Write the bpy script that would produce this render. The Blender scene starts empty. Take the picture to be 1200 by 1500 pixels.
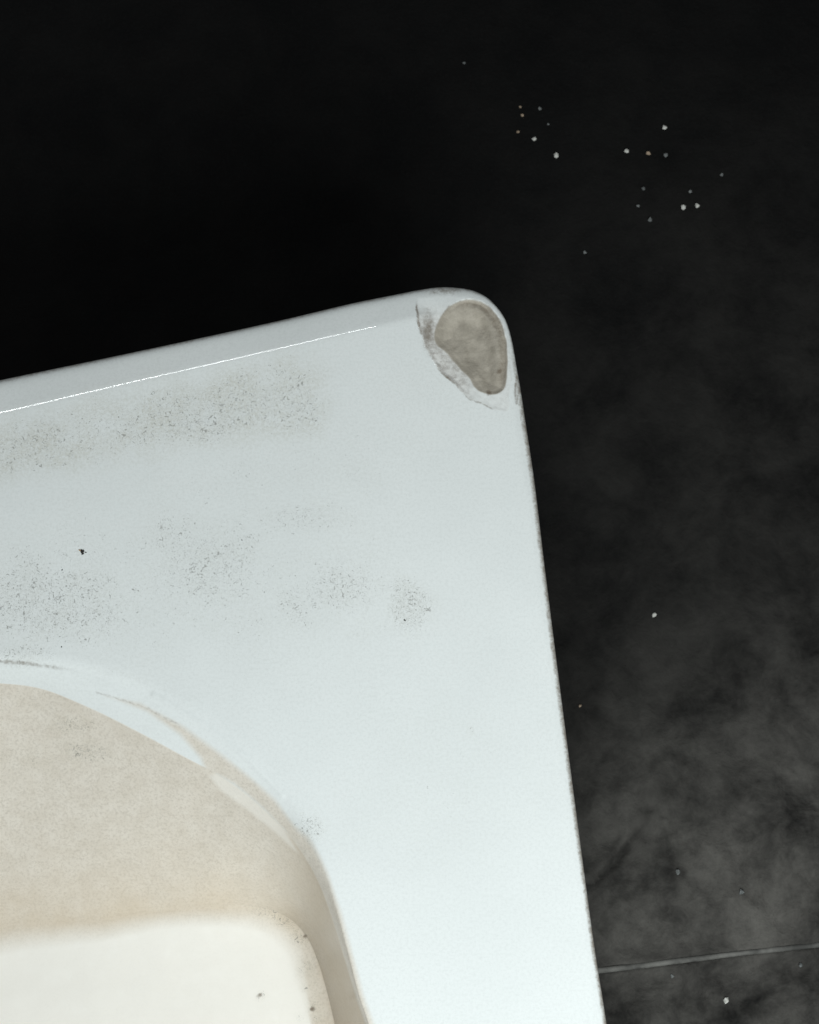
import bpy, math, random
import numpy as np
from mathutils import Vector

scene = bpy.context.scene
random.seed(4)
rng = np.random.default_rng(7)

# ------------------------------------------------------------------ camera, light, exposure
S = 0.00025            # metres of rim per pixel of the 1200 x 1500 photograph
D = 0.70               # camera to the middle of the rim
TILT = math.radians(14.0)
ZR = 0.160             # height of the basin rim above the floor
BOWL = 0.050           # depth of the bowl

cam_d = bpy.data.cameras.new('camera')
cam = bpy.data.objects.new('camera', cam_d)
scene.collection.objects.link(cam)
cam.location = (0.0, -D*math.sin(TILT), ZR + D*math.cos(TILT))
cam.rotation_euler = (TILT, 0, 0)
cam_d.sensor_fit = 'VERTICAL'
cam_d.sensor_height = 36.0
cam_d.lens = 36.0*D/(1500*S)
cam_d.clip_start = 0.01
cam_d.clip_end = 50
cam_d.dof.use_dof = True
cam_d.dof.focus_distance = D
cam_d.dof.aperture_fstop = 30
scene.camera = cam

world = bpy.data.worlds.new('World')
scene.world = world
world.use_nodes = True
world.node_tree.nodes['Background'].inputs[0].default_value = (0.92, 0.97, 1.0, 1)
world.node_tree.nodes['Background'].inputs[1].default_value = 0.04


def area(name, loc, target, sx, sy, power, col):
    l = bpy.data.lights.new(name, 'AREA')
    l.shape = 'RECTANGLE'
    l.size = sx
    l.size_y = sy
    l.energy = power
    l.color = col
    o = bpy.data.objects.new(name, l)
    scene.collection.objects.link(o)
    o.location = loc
    d = Vector(target) - Vector(loc)
    o.rotation_euler = d.to_track_quat('-Z', 'Y').to_euler()
    return o


# broad soft light high to the lower right, and a thin unseen light added for the far edge highlight
area('window_light', (0.15, -0.46, 0.66), (0.03, -0.06, ZR), 0.36, 0.36, 5.05, (0.95, 1.0, 0.99))
area('highlight_light', (-0.352, 0.63, 1.12), (-0.212, 0.0, ZR), 0.55, 0.055, 2.9, (0.96, 1.0, 1.0))

scene.render.engine = 'CYCLES'
scene.view_settings.view_transform = 'Standard'
scene.view_settings.look = 'None'
scene.view_settings.exposure = 0.0
scene.view_settings.gamma = 1.0
scene.view_settings.use_curve_mapping = False

# ------------------------------------------------------------------ photograph pixel <-> place
ct, st = math.cos(TILT), math.sin(TILT)
CAM = np.array(cam.location)
F = D/S                 # focal length in photograph pixels


def at(px, py, z):
    """point of the horizontal plane z seen at a photograph pixel"""
    dx, dy, dz = (px-600)/F, (750-py)/F, -1.0
    wx, wy, wz = dx, dy*ct - dz*st, dy*st + dz*ct
    k = (z-CAM[2])/wz
    return np.array([CAM[0]+wx*k, CAM[1]+wy*k])


def project(P):
    v = P-CAM
    cx = v[..., 0]
    cy = v[..., 1]*ct + v[..., 2]*st
    cz = -v[..., 1]*st + v[..., 2]*ct
    return 600+F*cx/(-cz), 750-F*cy/(-cz)


# ------------------------------------------------------------------ helpers
def smooth(e0, e1, x):
    t = np.clip((x-e0)/(e1-e0), 0, 1)
    return t*t*(3-2*t)


def value_noise(x, y, scale, seed):
    """smooth lattice noise in -1..1"""
    r = np.random.default_rng(seed)
    T = r.uniform(-1, 1, (256, 256))
    x = np.asarray(x)*scale+97.3
    y = np.asarray(y)*scale+41.7
    xi, yi = np.floor(x).astype(int), np.floor(y).astype(int)
    fx, fy = x-xi, y-yi
    fx = fx*fx*(3-2*fx)
    fy = fy*fy*(3-2*fy)
    a, b = T[xi % 256, yi % 256], T[(xi+1) % 256, yi % 256]
    c, d = T[xi % 256, (yi+1) % 256], T[(xi+1) % 256, (yi+1) % 256]
    return (a*(1-fx)+b*fx)*(1-fy)+(c*(1-fx)+d*fx)*fy


def fbm(x, y, scale, seed, n=4):
    s, amp = 0, 1.0
    for k in range(n):
        s = s+amp*value_noise(x, y, scale*2**k, seed+k)
        amp *= 0.5
    return s/1.8


def near(fn, far_value):
    """evaluate only where the frame and a margin round it can see"""
    def g(px, py, pts):
        m = (px > -150) & (px < 1350) & (py > -100) & (py < 1650)
        out = np.full(px.shape, far_value)
        out[m] = fn(px[m], py[m], pts)
        return out
    return g


def poly_sd(px, py, poly):
    """signed distance to a closed polygon, positive inside"""
    poly = np.asarray(poly, float)
    d2 = np.full(px.shape, 1e18)
    ins = np.zeros(px.shape, bool)
    n = len(poly)
    for i in range(n):
        ax, ay = poly[i]
        bx, by = poly[(i+1) % n]
        ex, ey = bx-ax, by-ay
        t = np.clip(((px-ax)*ex+(py-ay)*ey)/(ex*ex+ey*ey+1e-12), 0, 1)
        d2 = np.minimum(d2, (px-ax-t*ex)**2+(py-ay-t*ey)**2)
        c = ((ay > py) != (by > py)) & (px < ex*(py-ay)/(ey if abs(ey) > 1e-9 else 1e-9)+ax)
        ins ^= c
    d = np.sqrt(d2)
    return np.where(ins, d, -d)


def line_d(px, py, pts):
    """distance to an open polyline"""
    d2 = np.full(px.shape, 1e18)
    for (ax, ay), (bx, by) in zip(pts[:-1], pts[1:]):
        ex, ey = bx-ax, by-ay
        t = np.clip(((px-ax)*ex+(py-ay)*ey)/(ex*ex+ey*ey), 0, 1)
        d2 = np.minimum(d2, (px-ax-t*ex)**2+(py-ay-t*ey)**2)
    return np.sqrt(d2)


poly_sd = near(poly_sd, -99.0)
line_d = near(line_d, 999.0)


def catmull(pts, n=14):
    pts = np.asarray(pts, float)
    N = len(pts)
    out = []
    for i in range(N):
        p0, p1, p2, p3 = pts[i-1], pts[i], pts[(i+1) % N], pts[(i+2) % N]
        # centripetal parameters
        t0 = 0
        t1 = t0+max(np.linalg.norm(p1-p0), 1e-6)**0.5
        t2 = t1+max(np.linalg.norm(p2-p1), 1e-6)**0.5
        t3 = t2+max(np.linalg.norm(p3-p2), 1e-6)**0.5
        for t in np.linspace(t1, t2, n, endpoint=False):
            A1 = (t1-t)/(t1-t0)*p0+(t-t0)/(t1-t0)*p1
            A2 = (t2-t)/(t2-t1)*p1+(t-t1)/(t2-t1)*p2
            A3 = (t3-t)/(t3-t2)*p2+(t-t2)/(t3-t2)*p3
            B1 = (t2-t)/(t2-t0)*A1+(t-t0)/(t2-t0)*A2
            B2 = (t3-t)/(t3-t1)*A2+(t-t1)/(t3-t1)*A3
            out.append((t2-t)/(t2-t1)*B1+(t-t1)/(t2-t1)*B2)
    return np.array(out)


def tag(o, **kw):
    for k, v in kw.items():
        o[k] = v
    return o


# ------------------------------------------------------------------ materials
def new_mat(name):
    m = bpy.data.materials.new(name)
    m.use_nodes = True
    return m, m.node_tree.nodes, m.node_tree.links, m.node_tree.nodes['Principled BSDF']


class NT:
    """small helper for wiring shader nodes"""
    def __init__(self, m):
        self.n, self.l = m.node_tree.nodes, m.node_tree.links

    def link(self, a, b):
        if isinstance(a, (int, float)):
            b.default_value = a
        elif isinstance(a, tuple):
            b.default_value = a if len(a) == 4 else a+(1,)
        else:
            self.l.new(a, b)

    def noise(self, vec, scale, detail=3, rough=0.55, dist=0.0):
        t = self.n.new('ShaderNodeTexNoise')
        self.link(vec, t.inputs['Vector'])
        t.inputs['Scale'].default_value = scale
        t.inputs['Detail'].default_value = detail
        t.inputs['Roughness'].default_value = rough
        t.inputs['Distortion'].default_value = dist
        return t.outputs['Fac']

    def math(self, op, a, b=0.0, clamp=False):
        t = self.n.new('ShaderNodeMath')
        t.operation = op
        t.use_clamp = clamp
        self.link(a, t.inputs[0])
        self.link(b, t.inputs[1])
        return t.outputs[0]

    def ramp(self, x, a, b, lo=0.0, hi=1.0):
        t = self.n.new('ShaderNodeMapRange')
        t.interpolation_type = 'SMOOTHSTEP'
        for v, i in ((x, 0), (a, 1), (b, 2), (lo, 3), (hi, 4)):
            self.link(v, t.inputs[i])
        return t.outputs[0]

    def mix(self, f, a, b):
        t = self.n.new('ShaderNodeMix')
        t.data_type = 'RGBA'
        self.link(f, t.inputs[0])
        self.link(a, t.inputs[6])
        self.link(b, t.inputs[7])
        return t.outputs[2]

    def attr(self, name):
        t = self.n.new('ShaderNodeAttribute')
        t.attribute_name = name
        return t.outputs['Fac']

    def coord(self):
        return self.n.new('ShaderNodeTexCoord').outputs['Object']

    def bump(self, h, strength, dist):
        t = self.n.new('ShaderNodeBump')
        t.inputs['Strength'].default_value = strength
        t.inputs['Distance'].default_value = dist
        self.link(h, t.inputs['Height'])
        return t.outputs['Normal']


def glaze_material():
    m, _, _, b = new_mat('worn_white_glaze')
    T = NT(m)
    co = T.coord()
    bowl_tan, clay, spall, dust, grime_shade = (T.attr(a) for a in ('bowl_tan', 'clay', 'spall', 'dust', 'grime_shade'))
    fine = T.noise(co, 1500, 3, 0.7)
    mid = T.noise(co, 160, 4, 0.6)
    big = T.noise(co, 22, 3, 0.5)
    white = T.mix(T.ramp(big, 0.3, 0.7), (0.755, 0.79, 0.79), (0.785, 0.82, 0.82))
    white = T.mix(T.math('MULTIPLY', T.ramp(T.noise(co, 900, 4, 0.85), 0.40, 0.70), 0.30), white, (0.56, 0.585, 0.58))
    white = T.mix(T.attr('cream'), white, (0.86, 0.84, 0.79))
    # tan tone of the bowl, with a deposit at the crease
    tan = T.mix(T.ramp(mid, 0.3, 0.7), (0.665, 0.615, 0.54), (0.72, 0.675, 0.605))
    tan = T.mix(T.math('MULTIPLY', T.ramp(T.noise(co, 1000, 4, 0.85), 0.44, 0.66), 0.55), tan, (0.47, 0.425, 0.36))
    dep = T.math('MULTIPLY', T.attr('deposit'), T.ramp(T.noise(co, 60, 4, 0.6), 0.2, 0.7, 0.6, 1.0))
    tan = T.mix(dep, tan, (0.60, 0.49, 0.35))
    st_n = T.math('MULTIPLY', bowl_tan, T.ramp(T.math('ADD', mid, bowl_tan), 0.25, 0.8))
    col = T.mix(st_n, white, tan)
    # dust film and dark flecks: the film follows the mask, flecks are thresholded distorted noise
    film = T.math('MULTIPLY', T.attr('film'), T.ramp(T.noise(co, 90, 5, 0.7), 0.2, 0.7))
    film = T.math('MULTIPLY', film, T.ramp(T.noise(co, 900, 4, 0.75), 0.25, 0.7))
    col = T.mix(T.math('MULTIPLY', film, 0.72), col, (0.49, 0.475, 0.385))
    n1 = T.noise(co, 620, 3, 0.62, 1.6)
    n2 = T.noise(co, 1500, 2, 0.6, 2.2)
    thr = T.ramp(dust, 0.0, 1.0, 0.715, 0.575)
    f1 = T.ramp(T.math('SUBTRACT', n1, thr), 0.0, 0.05)
    thr2 = T.ramp(dust, 0.0, 1.0, 0.70, 0.565)
    f2 = T.ramp(T.math('SUBTRACT', n2, thr2), 0.0, 0.06)
    fl = T.math('MAXIMUM', f1, T.math('MULTIPLY', f2, 0.75))
    fl = T.math('MULTIPLY', fl, T.ramp(dust, 0.03, 0.45))
    col = T.mix(T.math('MULTIPLY', fl, 0.60), col, (0.14, 0.135, 0.12))
    # spalled glaze rim round the chip, then bare clay
    sp_n = T.noise(co, 420, 5, 0.7)
    spc = T.mix(T.ramp(sp_n, 0.38, 0.66), (0.70, 0.70, 0.68), (0.47, 0.455, 0.43))
    col = T.mix(spall, col, spc)
    cl_n = T.noise(co, 200, 5, 0.65)
    cl_f = T.noise(co, 1300, 3, 0.7)
    clc = T.mix(T.ramp(cl_n, 0.35, 0.66), (0.33, 0.30, 0.25), (0.42, 0.385, 0.325))
    clc = T.mix(T.math('MULTIPLY', T.ramp(cl_f, 0.5, 0.75), 0.3), clc, (0.22, 0.20, 0.17))
    col = T.mix(clay, col, clc)
    gr_n = T.noise(co, 500, 4, 0.75)
    gf = T.ramp(T.math('ADD', gr_n, T.math('MULTIPLY', grime_shade, 0.8)), 0.45, 1.15)
    gf = T.math('MULTIPLY', gf, T.ramp(grime_shade, 0.0, 0.3))
    col = T.mix(T.math('MULTIPLY', gf, 0.85), col, (0.17, 0.135, 0.10))
    T.link(col, b.inputs['Base Color'])
    rough = T.math('ADD', 0.035, T.math('MULTIPLY', film, 0.4))
    rough = T.math('ADD', rough, T.math('MULTIPLY', T.math('MAXIMUM', clay, T.attr('broken')), 0.6))
    rough = T.math('ADD', rough, T.math('MULTIPLY', bowl_tan, 0.08))
    T.link(T.math('MINIMUM', rough, 0.9), b.inputs['Roughness'])
    h = T.math('ADD', T.math('MULTIPLY', fine, 0.008), T.math('MULTIPLY', T.noise(co, 260, 2, 0.5), 0.022))
    h = T.math('ADD', h, T.math('MULTIPLY', T.math('MULTIPLY', clay, T.math('ADD', cl_n, cl_f)), 0.28))
    h = T.math('ADD', h, T.math('MULTIPLY', T.math('MULTIPLY', spall, sp_n), 0.5))
    T.link(T.bump(h, 0.6, 0.0006), b.inputs['Normal'])
    return m


def slate_material():
    m, _, _, b = new_mat('dark_slate')
    T = NT(m)
    co = T.coord()
    dusty = T.attr('dusty')
    n = T.noise(co, 24, 6, 0.62, 0.2)
    f = T.noise(co, 700, 4, 0.7)
    c = T.mix(T.ramp(n, 0.3, 0.75), (0.0040, 0.0041, 0.0043), (0.0072, 0.0071, 0.0070))
    pn = T.math('ADD', T.math('MULTIPLY', T.noise(co, 26, 6, 0.62, 0.25), 0.74), T.math('MULTIPLY', T.noise(co, 130, 5, 0.7, 0.5), 0.26))
    patch = T.math('MULTIPLY', dusty, T.ramp(pn, 0.24, 0.80))
    c = T.mix(T.math('MULTIPLY', patch, 0.8), c, (0.175, 0.168, 0.155))
    c = T.mix(T.math('MULTIPLY', T.ramp(f, 0.45, 0.8), T.math('ADD', 0.10, T.math('MULTIPLY', dusty, 0.2))), c, (0.03, 0.03, 0.029))
    T.link(c, b.inputs['Base Color'])
    b.inputs['Roughness'].default_value = 0.85
    b.inputs['Specular IOR Level'].default_value = 0.08
    h = T.math('ADD', T.math('ADD', T.math('MULTIPLY', f, 0.10), n), T.math('MULTIPLY', pn, 1.2))
    T.link(T.bump(h, 0.7, 0.0030), b.inputs['Normal'])
    return m


def plain(name, c1, c2, scale, rough=0.8):
    m, _, _, b = new_mat(name)
    T = NT(m)
    n = T.noise(T.coord(), scale, 4, 0.65)
    T.link(T.mix(T.ramp(n, 0.3, 0.7), c1, c2), b.inputs['Base Color'])
    b.inputs['Roughness'].default_value = rough
    return m


MAT_GLAZE = glaze_material()
MAT_SLATE = slate_material()
MAT_MORTAR = plain('pale_mortar', (0.05, 0.05, 0.047), (0.17, 0.168, 0.157), 70)
MAT_BED = plain('dark_bedding', (0.012, 0.012, 0.012), (0.02, 0.02, 0.019), 80)
MAT_CRUMB = plain('pale_plaster', (0.50, 0.50, 0.46), (0.75, 0.75, 0.72), 900)
MAT_TANCRUMB = plain('tan_plaster', (0.30, 0.22, 0.16), (0.45, 0.36, 0.26), 900)
MAT_GREYCRUMB = plain('grey_grit', (0.10, 0.11, 0.11), (0.22, 0.23, 0.23), 900)
MAT_DARK = plain('dark_debris', (0.008, 0.007, 0.006), (0.03, 0.025, 0.02), 900)
MAT_ORANGE = plain('rusty_debris', (0.30, 0.17, 0.07), (0.45, 0.30, 0.16), 900)

# ------------------------------------------------------------------ floor: two slate slabs and the joint between them
SA, SB = at(880, 1421, 0), at(1200, 1384, 0)         # the joint seen at lower right
sdir = (SB-SA)/np.linalg.norm(SB-SA)
snor = np.array([-sdir[1], sdir[0]])                 # towards the far slab
GAP = 0.0015


def mesh_obj(name, V, Fc, mat, parent=None, shade=True):
    me = bpy.data.meshes.new(name)
    V = np.asarray(V, np.float32)
    Fc = np.asarray(Fc, np.int32)
    me.vertices.add(len(V))
    me.vertices.foreach_set('co', V.ravel())
    k = Fc.shape[1]
    me.loops.add(Fc.size)
    me.loops.foreach_set('vertex_index', Fc.ravel())
    me.polygons.add(len(Fc))
    me.polygons.foreach_set('loop_start', np.arange(0, Fc.size, k, dtype=np.int32))
    me.polygons.foreach_set('loop_total', np.full(len(Fc), k, np.int32))
    me.polygons.foreach_set('use_smooth', np.full(len(Fc), shade, bool))
    me.update(calc_edges=True)
    me.validate()
    me.materials.append(mat)
    o = bpy.data.objects.new(name, me)
    scene.collection.objects.link(o)
    o.parent = parent
    return o


def set_attr(o, name, vals):
    a = o.data.attributes.new(name, 'FLOAT', 'POINT')
    a.data.foreach_set('value', np.asarray(vals, np.float32))


def grid_faces(nu, nv, wrap=False):
    i = np.arange(nu if wrap else nu-1)
    j = np.arange(nv-1)
    I, J = np.meshgrid(i, j, indexing='ij')
    I2 = (I+1) % nu
    return np.stack([I*nv+J, I2*nv+J, I2*nv+J+1, I*nv+J+1], -1).reshape(-1, 4)


bed = mesh_obj('floor', [(-1.6, -1.6, -0.03), (1.6, -1.6, -0.03), (1.6, 1.6, -0.03), (-1.6, 1.6, -0.03)],
               [(0, 1, 2, 3)], MAT_BED)
tag(bed, kind='structure', label='dark slate floor under the white basin')


def axis(lo, hi, a, b, fine, coarse):
    return np.unique(np.round(np.concatenate([np.arange(lo, a, coarse), np.arange(a, b, fine), np.arange(b, hi+1e-9, coarse)]), 6))


def joint_wobble(s):
    return 0.0003*value_noise(s, s*0, 40, 3)+0.0001*value_noise(s, s*0, 300, 5)


def slab(side):
    s = axis(-1.4, 1.4, -0.02, 0.30, 0.0014, 0.05)
    if side > 0:
        t = np.concatenate([[0, 0, 0.0004, 0.0009, 0.0016], np.arange(0.003, 0.36, 0.0016), np.arange(0.38, 1.4, 0.06)])
    else:
        t = np.concatenate([[0, 0, 0.0004, 0.0009, 0.0016], np.arange(0.003, 0.12, 0.0016), np.arange(0.14, 1.4, 0.06)])
    Sg, Tg = np.meshgrid(s, t, indexing='ij')
    off = GAP*0.5+np.abs(0.0004*value_noise(Sg, Sg*0+side, 90, 11+side))
    X = SA[0]+sdir[0]*Sg+snor[0]*(side*(Tg+off)+joint_wobble(Sg))
    Y = SA[1]+sdir[1]*Sg+snor[1]*(side*(Tg+off)+joint_wobble(Sg))
    px, py = project(np.stack([X, Y, X*0], -1))
    rough = smooth(1000, 1250, py)*smooth(820, 1000, px)
    Z = 0.0011*fbm(X, Y, 14, 21)*0.6+rough*(0.0036*fbm(X+0.4*Y, Y*1.0, 55, 31, 4)+0.0014*fbm(X, Y, 160, 41, 3))
    # curved crack running from the basin towards the upper right
    crack = line_d(px+3*value_noise(px, py, 0.07, 131), py+3*value_noise(px, py, 0.07, 133), [(852, 1302), (872, 1290), (893, 1272), (915, 1248), (932, 1225), (945, 1203), (957, 1180)])
    fade = smooth(965, 900, px)*0.7+0.3*smooth(990, 940, px)
    Z -= 0.0024*np.exp(-(crack/4.5)**2)*fade
    side_line = (px-852)*0.66+(py-1302)*0.72
    Z += 0.0012*np.exp(-((crack-10)/9.0)**2)*fade*(side_line < 0)
    c2 = line_d(px, py, [(1155, 1399), (1180, 1402), (1210, 1400)])
    Z -= 0.0013*np.exp(-(c2/5.0)**2)
    sc = line_d(px, py, [(492, 196), (460, 245), (430, 292), (408, 325)])
    Z += 0.0004*np.exp(-(sc/2.0)**2)
    Z = np.clip(Z, -0.004, 0.004)
    edge = np.clip(1-Tg/0.0016, 0, 1)
    Z = Z*smooth(0, 0.008, Tg)-0.0007*edge**2
    Z[:, 0] = -0.03
    V = np.stack([X, Y, Z], -1).reshape(-1, 3)
    Fc = grid_faces(len(s), len(t))
    if side < 0:
        Fc = Fc[:, ::-1]
    o = mesh_obj('slate_slab', V, Fc, MAT_SLATE, bed)
    dusty = smooth(820, 1400, py+0.35*(px-1000))*smooth(620, 900, px)
    dusty = np.clip(dusty*0.9+0.22*smooth(500, 1150, px)*smooth(-100, 900, py), 0, 1)
    dusty = dusty*(1-0.75*np.exp(-(crack/3.6)**2)*fade*(0.75+0.5*value_noise(px, py, 0.05, 135)))
    set_attr(o, 'dusty', dusty.ravel())
    return o


slab(1)
slab(-1)
# pale mortar standing in the joint
s = np.arange(-0.6, 0.7, 0.002)
prof = [(-0.5, -0.006), (-0.45, -0.0004), (-0.1, 0.0004), (0.3, 0.0003), (0.5, -0.0005), (0.52, -0.006)]
Vm = []
for a in s:
    w = GAP*(1.3+0.3*float(value_noise(a, 0.0, 45, 51)))+0.0007
    hz = 0.0005*float(value_noise(a, 0.3, 120, 52))
    c = float(joint_wobble(np.array(a)))
    for u, z in prof:
        p = SA+sdir*a+snor*(c+u*w)
        Vm.append((p[0], p[1], z+hz if z > -0.002 else z))
mesh_obj('mortar_joint', Vm, grid_faces(len(s), len(prof))[:, ::-1], MAT_MORTAR, bed)

# ------------------------------------------------------------------ the basin
CEN = at(-150, 1800, ZR)                 # middle of the basin, off the frame
IN_L, IN_B = -1250, 3050                 # how far it reaches beyond the frame


def mirror_close(pts, z, shift=0.0):
    """finish an outline seen in one quarter by turning it half round the basin's middle"""
    P = np.array([at(x, y, z) for x, y in pts])
    return np.concatenate([P, 2*CEN-P])


outer_px = [(-1180, 801), (-1100, 784), (-900, 742), (-600, 679), (-300, 616), (0, 553), (240, 503), (410, 466), (520, 440), (580, 428),
            (615, 421), (645, 417), (670, 418), (692, 423), (712, 434), (728, 450), (741, 470), (750, 500),
            (757, 540), (764, 580), (770, 620), (782, 700), (797, 825), (820, 1008), (845, 1200), (870, 1385),
            (888, 1500), (918, 1720), (960, 2020), (1003, 2330), (1028, 2500), (1044, 2620)]
crest_px = [(-1160, 879), (-1085, 861), (-900, 818), (-600, 746), (-300, 675), (0, 605), (140, 572), (275, 541), (410, 510), (550, 478),
            (600, 467), (640, 459), (670, 455), (692, 456), (707, 462), (719, 472), (728, 487), (735, 508),
            (742, 540), (748, 578), (754, 620), (767, 700), (783, 825), (806, 1008), (832, 1200), (858, 1385),
            (876, 1500), (906, 1720), (948, 2020), (991, 2330), (1016, 2500), (1028, 2590)]
lip_px = [(-720, 1200), (-560, 1083), (-400, 1010), (-250, 978), (-120, 967), (0, 969), (60, 972), (130, 985), (200, 1010),
          (290, 1060), (360, 1112), (415, 1166), (450, 1221), (475, 1276), (495, 1340), (511, 1400), (526, 1458),
          (540, 1500), (572, 1620), (592, 1740), (602, 1850), (604, 1960), (590, 2070), (555, 2190)]
edge_px = [(-700, 1240), (-545, 1122), (-390, 1048), (-250, 1014), (-120, 1000), (0, 1002), (60, 1010), (128, 1037), (195, 1070),
           (262, 1106), (338, 1148), (396, 1196), (437, 1242), (466, 1292), (488, 1350), (505, 1406), (521, 1462),
           (535, 1504), (566, 1624), (586, 1742), (596, 1850), (598, 1956), (584, 2062), (546, 2172)]
base_px = [(-700, 1410), (-400, 1408), (-200, 1388), (0, 1362), (130, 1350), (250, 1337), (330, 1330), (385, 1333), (425, 1349), (450, 1376),
           (466, 1412), (479, 1456), (490, 1502), (512, 1600), (530, 1700), (545, 1850), (548, 1990), (535, 2080), (500, 2140)]
ZE = ZR-0.0065                            # sharp inner edge under the lip
ZB = ZR-BOWL

two_pi = 2*math.pi
phis = np.concatenate([np.radians(np.arange(-12, 4, 0.4)), np.radians(np.arange(4, 51, 0.085)),
                       np.radians(np.arange(51, 64.5, 0.038)), np.radians(np.arange(64.5, 101, 0.075)),
                       np.radians(np.arange(101, 116, 0.4)), np.radians(np.arange(116, 347.9, 1.2))])


def radial(pts, z):
    c = catmull(mirror_close(pts, z))-CEN
    a = np.unwrap(np.arctan2(c[:, 1], c[:, 0]))
    r = np.hypot(c[:, 0], c[:, 1])
    a = a % two_pi
    o = np.argsort(a)
    a, r = a[o], r[o]
    a = np.concatenate([a-two_pi, a, a+two_pi])
    r = np.concatenate([r, r, r])
    return np.interp(phis, a, r)


r_out, r_crest = radial(outer_px, ZR-0.004), radial(crest_px, ZR)
r_lip, r_edge, r_base = radial(lip_px, ZR), radial(edge_px, ZE), radial(base_px, ZB)
# drop of the rounded outer edge: generous along the far side, tight along the right
wid = r_out-r_crest
drop = np.clip(wid*0.56, 0.0024, 0.0080)

R, Zr_, ID = [], [], []                    # per ring: radius(phi), z(phi), section


def ring(r, z, k):
    R.append(r)
    Zr_.append(np.broadcast_to(z, phis.shape).copy())
    ID.append(k)


for k, z in enumerate(np.linspace(0, 1, 14)):                       # outer wall up from the floor
    ring(r_out-0.010*(1-z)**1.5, (ZR-drop)*z, 0)
uu = np.linspace(0, 1, 60)
xs = 1-(0.5-0.5*np.cos(np.pi*uu**1.25))[1:]
for x in xs:                                                        # rounded outer edge to the crest
    f = 0.42*x+0.58*(1-math.sqrt(max(0, 1-x**9)))
    ring(r_crest+wid*x, ZR-drop*f, 1)
kr = 0.2+0.8*smooth(math.radians(28), math.radians(58), np.where(phis > math.pi, phis-math.pi, phis))
fr = np.concatenate([np.linspace(0, 0.34, 170)[1:], 0.34+0.66*np.linspace(0, 1, 90)[1:]])
for x in fr:                                                        # flat rim
    ring(r_crest+(r_lip-r_crest)*(x if x < 0.34 else 0.34+(x-0.34)*(0.66-0.05*kr)/0.66), ZR, 1)
for x in np.linspace(0, 1, 26)[1:]:                                 # rim rolls over into the bowl
    rr = r_crest+(r_lip-r_crest)*(1-0.05*kr)
    ring(rr+(r_lip-rr)*x, ZR-0.0011*kr*x**3, 1)
for x in np.linspace(0, 1, 22)[1:]:
    ring(r_lip+(r_edge-r_lip)*x, ZR-0.0011*kr+(ZE-ZR+0.0011*kr)*(0.55*x+0.45*x**2), 1)
NB = len(R)-1                                                       # bowl begins here
for x in np.linspace(0, 1, 90)[1:]:                                 # bowl wall, curving into the bowl floor
    g = 1-(1-x)**1.75
    ring(r_edge+(r_base-r_edge)*x*0.97, ZE+(ZB+0.0035-ZE)*(0.62*x+0.38*g), 2)
rb = r_base+(r_edge-r_base)*0.03
for x in np.linspace(0, 1, 40)[1:]:
    ring(rb*(1-0.28*x), ZB+0.0035*(1-x)**2.2, 2)
for x in np.linspace(0, 1, 26)[1:]:
    ring(rb*(0.72*(1-x)+0.002*x), ZB-0.002*x, 2)

R = np.array(R).T
Zg = np.array(Zr_).T                       # (phi, ring)
ID = np.array(ID)
# soften the profile along the rings so the crest and lip are rolled, not folded
arc = np.concatenate([np.zeros((len(phis), 1)), np.cumsum(np.hypot(np.diff(R, axis=1), np.diff(Zg, axis=1)), axis=1)], 1)


def soften(Zin, width):
    """gaussian smoothing of height along radius for the rim rings"""
    out = Zin.copy()
    cols = np.arange(ic-24, ic+25)
    for j in cols:
        lo, hi = max(0, j-24), min(len(ID), j+25)
        w = np.exp(-0.5*((arc[:, lo:hi]-arc[:, j:j+1])/width)**2)
        seg = np.gradient(arc[:, lo:hi], axis=1)
        w = w*seg
        new = (w*Zin[:, lo:hi]).sum(1)/w.sum(1)
        out[:, j] = new
    return out


blend = np.zeros(len(ID))
ic = int(np.argmax(ID == 1))+len(xs)-1      # crest ring
Zs = soften(Zg, 0.0012)
for j in range(len(ID)):
    blend[j] = math.exp(-((j-ic)/17.0)**4)
Zg = Zg*(1-blend)+Zs*blend

PH = phis[:, None]+0*R
X = CEN[0]+R*np.cos(PH)
Y = CEN[1]+R*np.sin(PH)
P = np.stack([X, Y, Zg], -1)
px, py = project(P)

top_face = ID[None, :]+0*px
on_top = np.broadcast_to(np.arange(len(ID))[None, :] >= 14, px.shape)
# gentle unevenness of the cast rim
Zg = Zg+np.where(on_top, 0.00022*fbm(X, Y, 26, 61, 3), 0)
Zg = Zg+np.where(on_top & (ID[None, :] == 2), 0.00035*fbm(X, Y, 45, 67, 3), 0)

bead = line_d(px, py, [(225, 1018), (290, 1057), (360, 1109), (413, 1165)])
Zg = Zg+np.where(on_top, 0.00032*np.exp(-(bead/4.0)**2), 0)

# ---- the chip at the corner
spall_px = [(611, 438), (613, 468), (619, 492), (624, 508), (632, 521), (640, 537), (651, 551), (664, 560), (676, 573),
            (690, 585), (704, 591), (722, 599), (742, 602), (747, 594), (746, 575), (749, 556), (748, 528), (746, 505),
            (741, 484), (731, 464), (717, 449), (700, 438), (680, 433), (655, 431), (630, 433)]
clay_px = [(636, 495), (639, 478), (645, 463), (655, 451), (667, 443), (683, 438), (697, 439), (712, 446), (725, 457),
           (735, 473), (741, 492), (744, 515), (744, 540), (742, 560), (737, 572), (727, 578), (713, 578), (701, 573),
           (692, 563), (687, 552), (676, 541), (664, 527), (652, 514), (641, 506)]
spall_px = catmull(spall_px, 4)
clay_px = catmull(clay_px, 4)
box = (px > 560) & (px < 800) & (py > 390) & (py < 640) & on_top
sd_s = np.full(px.shape, -99.0)
sd_c = np.full(px.shape, -99.0)
wx = px[box]+2.2*fbm(px[box], py[box], 0.09, 71, 3)
wy = py[box]+2.2*fbm(px[box], py[box], 0.09, 75, 3)
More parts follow.
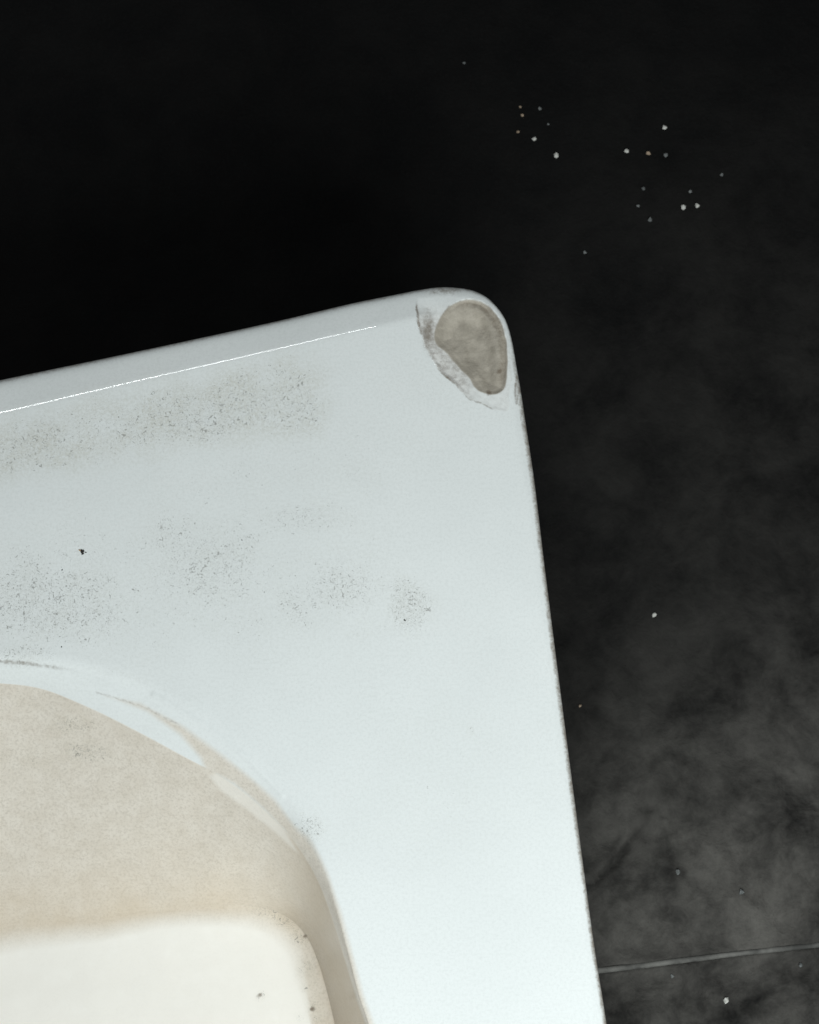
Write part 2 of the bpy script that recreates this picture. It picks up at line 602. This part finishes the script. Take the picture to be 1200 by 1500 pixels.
sd_s[box] = poly_sd(wx, wy, spall_px)
sd_c[box] = poly_sd(px[box]+0.6*(wx-px[box]), py[box]+0.6*(wy-py[box]), clay_px)
chipnoise = fbm(px, py, 0.045, 81, 4)
left = smooth(730, 690, px+0.35*(py-500))
topf = smooth(424, 475, py)
dz = -smooth(0, 6, sd_s)*0.0005*(0.25+0.75*left)*topf-smooth(0, 26, sd_s)*0.0010*left*topf
up = smooth(-70, 70, (px-690)*0.75-(py-510)*0.66)
dz += -smooth(-1.5, 4.0+5*(1-up), sd_c)*0.0013*(0.16+0.84*up)-smooth(1, 30, sd_c)*0.0017
dz += smooth(0, 6, sd_s)*0.00020*chipnoise*topf+smooth(2, 12, sd_c)*0.0003*chipnoise
# a ridge of broken clay down the right of the hollow
rid = line_d(px, py, [(700, 440), (716, 470), (726, 500), (729, 530), (727, 552)])
dz += np.where(box, 0.0009*np.exp(-(rid/9.0)**2)*smooth(2, 14, sd_c), 0)
Zg = Zg+np.where(box, dz, 0)
P = np.stack([X, Y, Zg], -1)
px, py = project(P)

# ---- attributes of the surface
spall = np.where(box, smooth(-0.8, 1.2, sd_s), 0)*np.where(box, 0.35+0.65*left, 1)
rimline = np.where(box, np.exp(-(sd_s/1.7)**2)*smooth(436, 452, py)*smooth(735, 700, px)*(0.55+0.7*fbm(px, py, 0.05, 83, 3)), 0)
spall = spall*smooth(432, 490, py)
clay = np.where(box, smooth(-0.8, 1.5, sd_c), 0)


def blob(cx, cy, rx, ry, ang=0.0, amt=1.0, seed=0, rag=0.45):
    a = math.radians(ang)
    dx, dy = px-cx, py-cy
    u = (dx*math.cos(a)+dy*math.sin(a))/rx
    v = (-dx*math.sin(a)+dy*math.cos(a))/ry
    d = np.hypot(u, v)+rag*RAG[seed % 4]
    return amt*smooth(1.35, 0.1, d)


RAG = [fbm(px, py, 0.016, 200+9*k, 4) for k in range(4)]
dust = np.zeros(px.shape)
band_poly = [(-60, 625), (140, 583), (300, 548), (430, 522), (478, 545), (480, 600), (470, 640), (330, 650), (230, 668),
             (120, 690), (0, 715), (-60, 735)]
bd = poly_sd(px, py, band_poly)
rimtop = np.broadcast_to((ID == 1)[None, :], px.shape) & (py < 1300)
dust = np.maximum(dust, smooth(-26, 34, bd+20*fbm(px, py, 0.02, 91, 4))*(0.72+0.28*fbm(px, py, 0.012, 95, 3)))
band_film = np.where(rimtop, dust, 0)
for k, (cx, cy, rx, ry, an, am) in enumerate([
        (85, 880, 140, 90, 8, 1.0), (40, 850, 80, 70, 0, 0.9), (25, 958, 70, 26, 0, 0.75), (120, 830, 75, 22, 20, 0.5),
        (300, 815, 120, 95, -10, 0.80), (330, 850, 70, 55, 0, 0.72), (440, 760, 100, 40, 0, 0.65), (500, 870, 120, 75, -5, 0.84),
        (596, 885, 42, 50, 10, 0.9), (600, 925, 50, 22, 0, 0.5), (520, 930, 50, 14, -10, 0.45), (457, 1212, 34, 30, 30, 1.0),
        (690, 1070, 12, 14, 0, 0.55), (190, 990, 60, 14, 22, 0.4), (360, 790, 20, 12, 0, 0.4), (640, 1395, 12, 10, 0, 0.55),
        (700, 555, 90, 80, 0, 0.16), (360, 700, 400, 90, -10, 0.36), (250, 860, 380, 150, 0, 0.52), (620, 560, 120, 60, 0, 0.3), (640, 1150, 160, 160, 0, 0.26)]):
    dust = np.maximum(dust, blob(cx, cy, rx, ry, an, am, k))
dust = np.where(rimtop, dust, 0)
bowl = np.broadcast_to((np.arange(len(ID)) >= NB)[None, :], px.shape)
bdust = np.zeros(px.shape)
for k, (cx, cy, rx, ry, an, am) in enumerate([
        (130, 1100, 60, 20, 8, 0.92), (110, 1062, 45, 18, 0, 0.92), (50, 1110, 60, 25, 0, 0.45), (300, 1200, 260, 90, 10, 0.22),
        (382, 1459, 10, 9, 0, 0.95), (440, 1490, 14, 10, 0, 0.6), (447, 1447, 9, 9, 0, 0.8), (458, 1475, 10, 14, 0, 0.85),
        (465, 1492, 9, 9, 0, 0.75), (415, 1350, 44, 14, 38, 0.95), (436, 1372, 26, 18, 45, 1.0), (385, 1335, 30, 12, 10, 0.85),
        (450, 1415, 16, 26, 60, 0.85)]):
    bdust = np.maximum(bdust, blob(cx, cy, rx, ry, an, am, 40+k, 0.3))
dust = np.where(bowl, bdust, dust)

film = np.maximum(band_film, np.where(bowl, 0.35, 0.30)*dust)
# tan tone: whole bowl wall, thinning out over the bowl floor; wedge up to the lip at right
d_base = np.abs(R-r_base[:, None])/S*0.9
floor_in = np.where(R < r_base[:, None], 1.0, 0.0)
wob = 9*fbm(px, py, 0.012, 111, 3)
bowl_tan = np.where(bowl, np.where(floor_in > 0.5, smooth(48, -4, d_base+wob), 1.0), 0.0)
bowl_tan = np.where(bowl, np.maximum(bowl_tan, 0.15), bowl_tan)
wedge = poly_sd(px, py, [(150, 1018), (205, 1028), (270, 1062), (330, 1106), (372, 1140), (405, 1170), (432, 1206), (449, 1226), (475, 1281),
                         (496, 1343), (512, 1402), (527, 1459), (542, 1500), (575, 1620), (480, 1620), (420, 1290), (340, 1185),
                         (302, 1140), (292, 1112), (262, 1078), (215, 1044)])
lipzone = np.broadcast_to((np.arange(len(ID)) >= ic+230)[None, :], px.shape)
bowl_tan = np.maximum(bowl_tan, np.where(lipzone, smooth(-3, 9, wedge+8*smooth(430, 470, px))*0.95, 0))
painted_glint = poly_sd(px, py, [(304, 1136), (318, 1132), (345, 1146), (385, 1180), (418, 1214), (440, 1252), (430, 1246), (400, 1218), (360, 1186), (325, 1160)])  # white reflection on the bowl wall, painted by thinning the tan
bowl_tan = bowl_tan*(1-0.62*smooth(-2, 5, painted_glint))
bowl_tan = np.where(px < 0, np.maximum(bowl_tan, np.where(bowl & (floor_in < 0.5), 1, 0)), bowl_tan)

d_side = np.where(floor_in > 0.5, d_base*1.6, d_base*0.62)
deposit = np.where(bowl, 0.62*np.exp(-(d_side/42.0)**1.4)*(0.8+0.35*fbm(px, py, 0.01, 121, 3)), 0)
deposit = np.maximum(deposit, np.where(bowl & (floor_in < 0.5), 0.55*smooth(380, 470, px), 0))  # right wall toned the same deeper tan

# brown grime along the outer edge, on the broken glaze and round the far lip; shade of the chip hollow painted in
grime_shade = np.zeros(px.shape)
ringpos = np.arange(len(ID))[None, :]+0*px
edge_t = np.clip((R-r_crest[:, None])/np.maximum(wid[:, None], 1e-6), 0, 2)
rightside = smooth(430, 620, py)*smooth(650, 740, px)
grime_shade = np.maximum(grime_shade, np.where(ID[None, :] <= 1, smooth(0.30, 0.95, edge_t)*rightside*0.62, 0))
grime_shade = np.maximum(grime_shade, np.where(ID[None, :] <= 1, smooth(0.72, 1.0, edge_t)*0.42, 0))
grime_shade = np.maximum(grime_shade, np.where(box, np.exp(-((px-648)/34)**2-((py-424)/9)**2)*0.42, 0))
grime_shade = np.maximum(grime_shade, rimline*1.0)
grime_shade = np.maximum(grime_shade, np.where(box, np.exp(-(sd_c/2.4)**2)*0.24*smooth(520, 470, py), 0))
shade = line_d(px, py, [(672, 442), (700, 446), (722, 462), (735, 490), (739, 525), (735, 556)])  # shade of the hollow's upper right wall, painted as a dark band
grime_shade = np.maximum(grime_shade, np.where(box, np.exp(-(shade/9.0)**2)*0.30*smooth(0, 4, sd_c), 0))
grime_shade = np.maximum(grime_shade, np.where(box, np.exp(-((px-628)/9)**2-((py-485)/30)**2)*0.55, 0))
cut = line_d(px, py, [(757, 548), (755, 575), (757, 590), (761, 566), (757, 548)])
grime_shade = np.maximum(grime_shade, np.where(box, np.exp(-(cut/2.5)**2)*0.5, 0))
liptop = line_d(px, py, [(-60, 968), (0, 969), (40, 972), (90, 979), (130, 987)])
grime_shade = np.maximum(grime_shade, np.where(lipzone, np.exp(-(liptop/3.5)**2)*0.40*smooth(150, 40, px), 0))
cut2 = line_d(px, py, [(140, 1014), (175, 1024), (215, 1037), (262, 1062)])
grime_shade = np.maximum(grime_shade, np.where(lipzone, np.exp(-(cut2/2.0)**2)*0.28, 0))
for cx, cy, r in ((732, 544, 4), (716, 575, 4), (380, 1458, 3), (458, 1478, 3.5), (447, 1372, 3)):
    grime_shade = np.maximum(grime_shade, np.exp(-(((px-cx)**2+(py-cy)**2)/r**2))*0.85)

# ---- normals of the whole surface, shared by the parts so they meet without a seam
dU = np.roll(P, -1, 0)-np.roll(P, 1, 0)
dV = np.gradient(P, axis=1)
Nn = np.cross(dU, dV)
Nn /= np.maximum(np.linalg.norm(Nn, axis=-1, keepdims=True), 1e-12)
if Nn[len(phis)//3, ic+20, 2] < 0:
    Nn = -Nn
nu, nv = px.shape
Fall = grid_faces(nu, nv, True)
a, b_, c = (P.reshape(-1, 3)[Fall[5000, i]] for i in range(3))
jj = Fall[:, 0] % nv
Vall, Nall = P.reshape(-1, 3), Nn.reshape(-1, 3)
probe = Fall[np.where(jj == ic+20)[0][0]]
pn = np.cross(Vall[probe[1]]-Vall[probe[0]], Vall[probe[2]]-Vall[probe[0]])
if pn[2] < 0:
    Fall = Fall[:, ::-1]

sdcf, sdsf = sd_c.reshape(-1), sd_s.reshape(-1)
fc_c = sdcf[Fall].mean(1) > 0
fc_s = (sdsf[Fall].mean(1) > 0) & ~fc_c
sect = np.where(jj < 13, 0, np.where(jj < NB, 1, 2))

basin = bpy.data.objects.new('basin', None)
scene.collection.objects.link(basin)
basin.location = (CEN[0], CEN[1], 0)
tag(basin, label='white glazed ceramic basin with a chipped corner and tan bowl', category='basin')
ATTR = {'bowl_tan': bowl_tan, 'clay': clay, 'spall': spall, 'dust': dust, 'film': film, 'grime_shade': grime_shade, 'deposit': deposit, 'broken': np.where(box, smooth(-2, 3, sd_s), 0), 'cream': np.where(bowl, 1.0, 0.0)}
ORI = np.array([CEN[0], CEN[1], 0])


def part(name, mask, parent, label=None):
    f = Fall[mask]
    idx, inv = np.unique(f, return_inverse=True)
    o = mesh_obj(name, Vall[idx]-ORI, inv.reshape(f.shape), MAT_GLAZE, parent)
    for k, v in ATTR.items():
        set_attr(o, k, v.reshape(-1)[idx])
    o.data.normals_split_custom_set_from_vertices(Nall[idx].tolist())
    if label:
        o['label'] = label
    return o


part('outer_wall', sect == 0, basin)
part('rim', (sect == 1) & ~fc_c & ~fc_s, basin, 'flat white rim with dusty scuffs')
part('bowl', sect == 2, basin, 'bowl with a tan wall')
chip = part('chip', (sect == 1) & fc_s, basin, 'broken glaze round the chipped corner')
part('exposed_clay', (sect == 1) & fc_c, chip, 'bare grey tan clay hollow')


# ------------------------------------------------------------------ crumbs
def lump(name, loc, size, mat, seed, stretch=(1, 1, 0.7), parent=None):
    r = np.random.default_rng(seed)
    g = (1+5**0.5)/2
    V = np.array([(-1, g, 0), (1, g, 0), (-1, -g, 0), (1, -g, 0), (0, -1, g), (0, 1, g), (0, -1, -g), (0, 1, -g),
                  (g, 0, -1), (g, 0, 1), (-g, 0, -1), (-g, 0, 1)], float)
    V /= np.linalg.norm(V[0])
    V *= r.uniform(0.6, 1.2, (12, 1))
    V = V*np.array(stretch)*size
    V[:, 2] -= V[:, 2].min()
    Fc = [(0, 11, 5), (0, 5, 1), (0, 1, 7), (0, 7, 10), (0, 10, 11), (1, 5, 9), (5, 11, 4), (11, 10, 2), (10, 7, 6), (7, 1, 8),
          (3, 9, 4), (3, 4, 2), (3, 2, 6), (3, 6, 8), (3, 8, 9), (4, 9, 5), (2, 4, 11), (6, 2, 10), (8, 6, 7), (9, 8, 1)]
    o = mesh_obj(name, V, Fc, mat, parent, False)
    o.location = loc
    o.rotation_euler = (0, 0, r.uniform(0, 6.28))
    return o


deps = bpy.context.evaluated_depsgraph_get()
bpy.context.view_layer.update()
slabs = [o for o in scene.objects if o.name.startswith('slate_slab')]


def floor_point(px_, py_):
    d = at(px_, py_, 0.0)
    for o in slabs:
        ok, loc, n, i = o.ray_cast(Vector((d[0], d[1], 0.2)), Vector((0, 0, -1)))
        if ok and loc.z > -0.01:
            return (loc.x, loc.y, loc.z-0.0002)
    return (d[0], d[1], 0)


far = [(765, 170, 2.2, 't'), (762, 157, 1.6, 't'), (791, 160, 2.0, 'g'), (759, 194, 2.3, 't'), (783, 204, 2.9, 'p'), (815, 229, 3.2, 'p'),
       (803, 183, 1.6, 'g'), (973, 188, 2.8, 'p'), (918, 222, 2.8, 'p'), (950, 225, 2.6, 't'), (975, 228, 2.7, 'g'),
       (942, 277, 2.5, 'g'), (935, 302, 2.0, 'g'), (1011, 281, 2.4, 'g'), (1001, 304, 2.8, 'p'), (1021, 302, 2.8, 'p'),
       (952, 322, 2.5, 'g'), (1057, 256, 1.9, 'g'), (857, 370, 2.0, 'g'), (680, 93, 1.8, 'g')]
lab = {'p': ('tiny pale plaster crumb lying on the dark floor beyond the chipped corner', 'pale crumbs beyond the chipped corner', MAT_CRUMB),
       't': ('tiny tan plaster crumb lying on the dark floor beyond the chipped corner', 'tan crumbs beyond the chipped corner', MAT_TANCRUMB),
       'g': ('tiny grey grit grain lying on the dark floor beyond the chipped corner', 'grey grit beyond the chipped corner', MAT_GREYCRUMB)}
for i, (x, y, sz, k) in enumerate(far):
    o = lump('plaster_crumb' if k != 'g' else 'grit_grain', floor_point(x, y), sz*S*1.9, lab[k][2], 300+i, (1, 0.85, 0.7))
    tag(o, label=lab[k][0], category='crumb', group=lab[k][1])
for i, (x, y, sz, m, l) in enumerate([
        (958, 901, 2.8, MAT_CRUMB, 'single pale crumb on the dark floor alongside the basin rim'),
        (850, 1034, 1.8, MAT_TANCRUMB, 'tan grain on the dark floor close beside the basin edge'),
        (993, 1278, 3.0, MAT_GREYCRUMB, 'grey grain between the floor crack and the pale joint'),
        (1086, 1307, 3.0, MAT_GREYCRUMB, 'grey grain on dusty slate just beyond the pale joint'),
        (985, 1430, 2.4, MAT_GREYCRUMB, 'grey grain touching the near side of the pale floor joint'),
        (1064, 1466, 3.2, MAT_CRUMB, 'bright pale crumb on the slab in front of the pale joint'),
        (1174, 1414, 2.6, MAT_GREYCRUMB, 'grey grain in the dark dent beside the pale joint')]):
    o = lump('plaster_crumb' if m is MAT_CRUMB else 'grit_grain', floor_point(x, y), sz*S*1.9, m, 400+i, (1, 0.85, 0.7))
    tag(o, label=l, category='crumb')

# dark crumb of debris with a rusty tip lying on the rim
rim_o = bpy.data.objects['rim']


def rim_point(px_, py_, name='rim'):
    k = np.argmin((px-px_)**2+(py-py_)**2+np.where(ID[None, :] >= 1, 0, 1e9))
    return Vall[k]


q = rim_point(121, 808)
deb = bpy.data.objects.new('debris_crumb', None)
scene.collection.objects.link(deb)
deb.location = (q[0], q[1], q[2]-0.0001)
tag(deb, label='tiny black speck of debris with a rusty tip on the white rim', category='debris')
for i, (dx, dy, sz, m, n, stv) in enumerate([
        (0.0, 0.0, 3.0, MAT_DARK, 'dark_core', (1.25, 0.7, 0.6)), (1.0, -3.2, 2.0, MAT_DARK, 'dark_flake', (0.6, 1.2, 0.5)),
        (-4.0, 2.0, 1.9, MAT_ORANGE, 'rusty_tip', (1.3, 0.7, 0.5)), (4.8, -0.8, 1.5, MAT_DARK, 'dark_flake', (1.3, 0.6, 0.5)),
        (-1.5, 2.6, 1.5, MAT_DARK, 'dark_flake', (1.1, 0.7, 0.5))]):
    o = lump(n, (dx*S, dy*S, 0), sz*S, m, 500+i, stv, deb)
for i, (x, y, sz, l) in enumerate([
        (594, 909, 1.7, 'small dark grain in the scuffed patch of the rim'),
        (355, 790, 1.1, 'minute dark grain on the clean white rim beyond the bowl'),
        (91, 834, 1.3, 'minute dark grain in the dirty patch near the rusty speck'),
        (90, 948, 1.4, 'minute dark grain on the rim right above the bowl lip')]):
    q = rim_point(x, y)
    o = lump('grit_grain', (q[0], q[1], q[2]-0.0001), sz*S, MAT_DARK, 600+i, (1.2, 0.7, 0.5))
    tag(o, label=l, category='crumb')
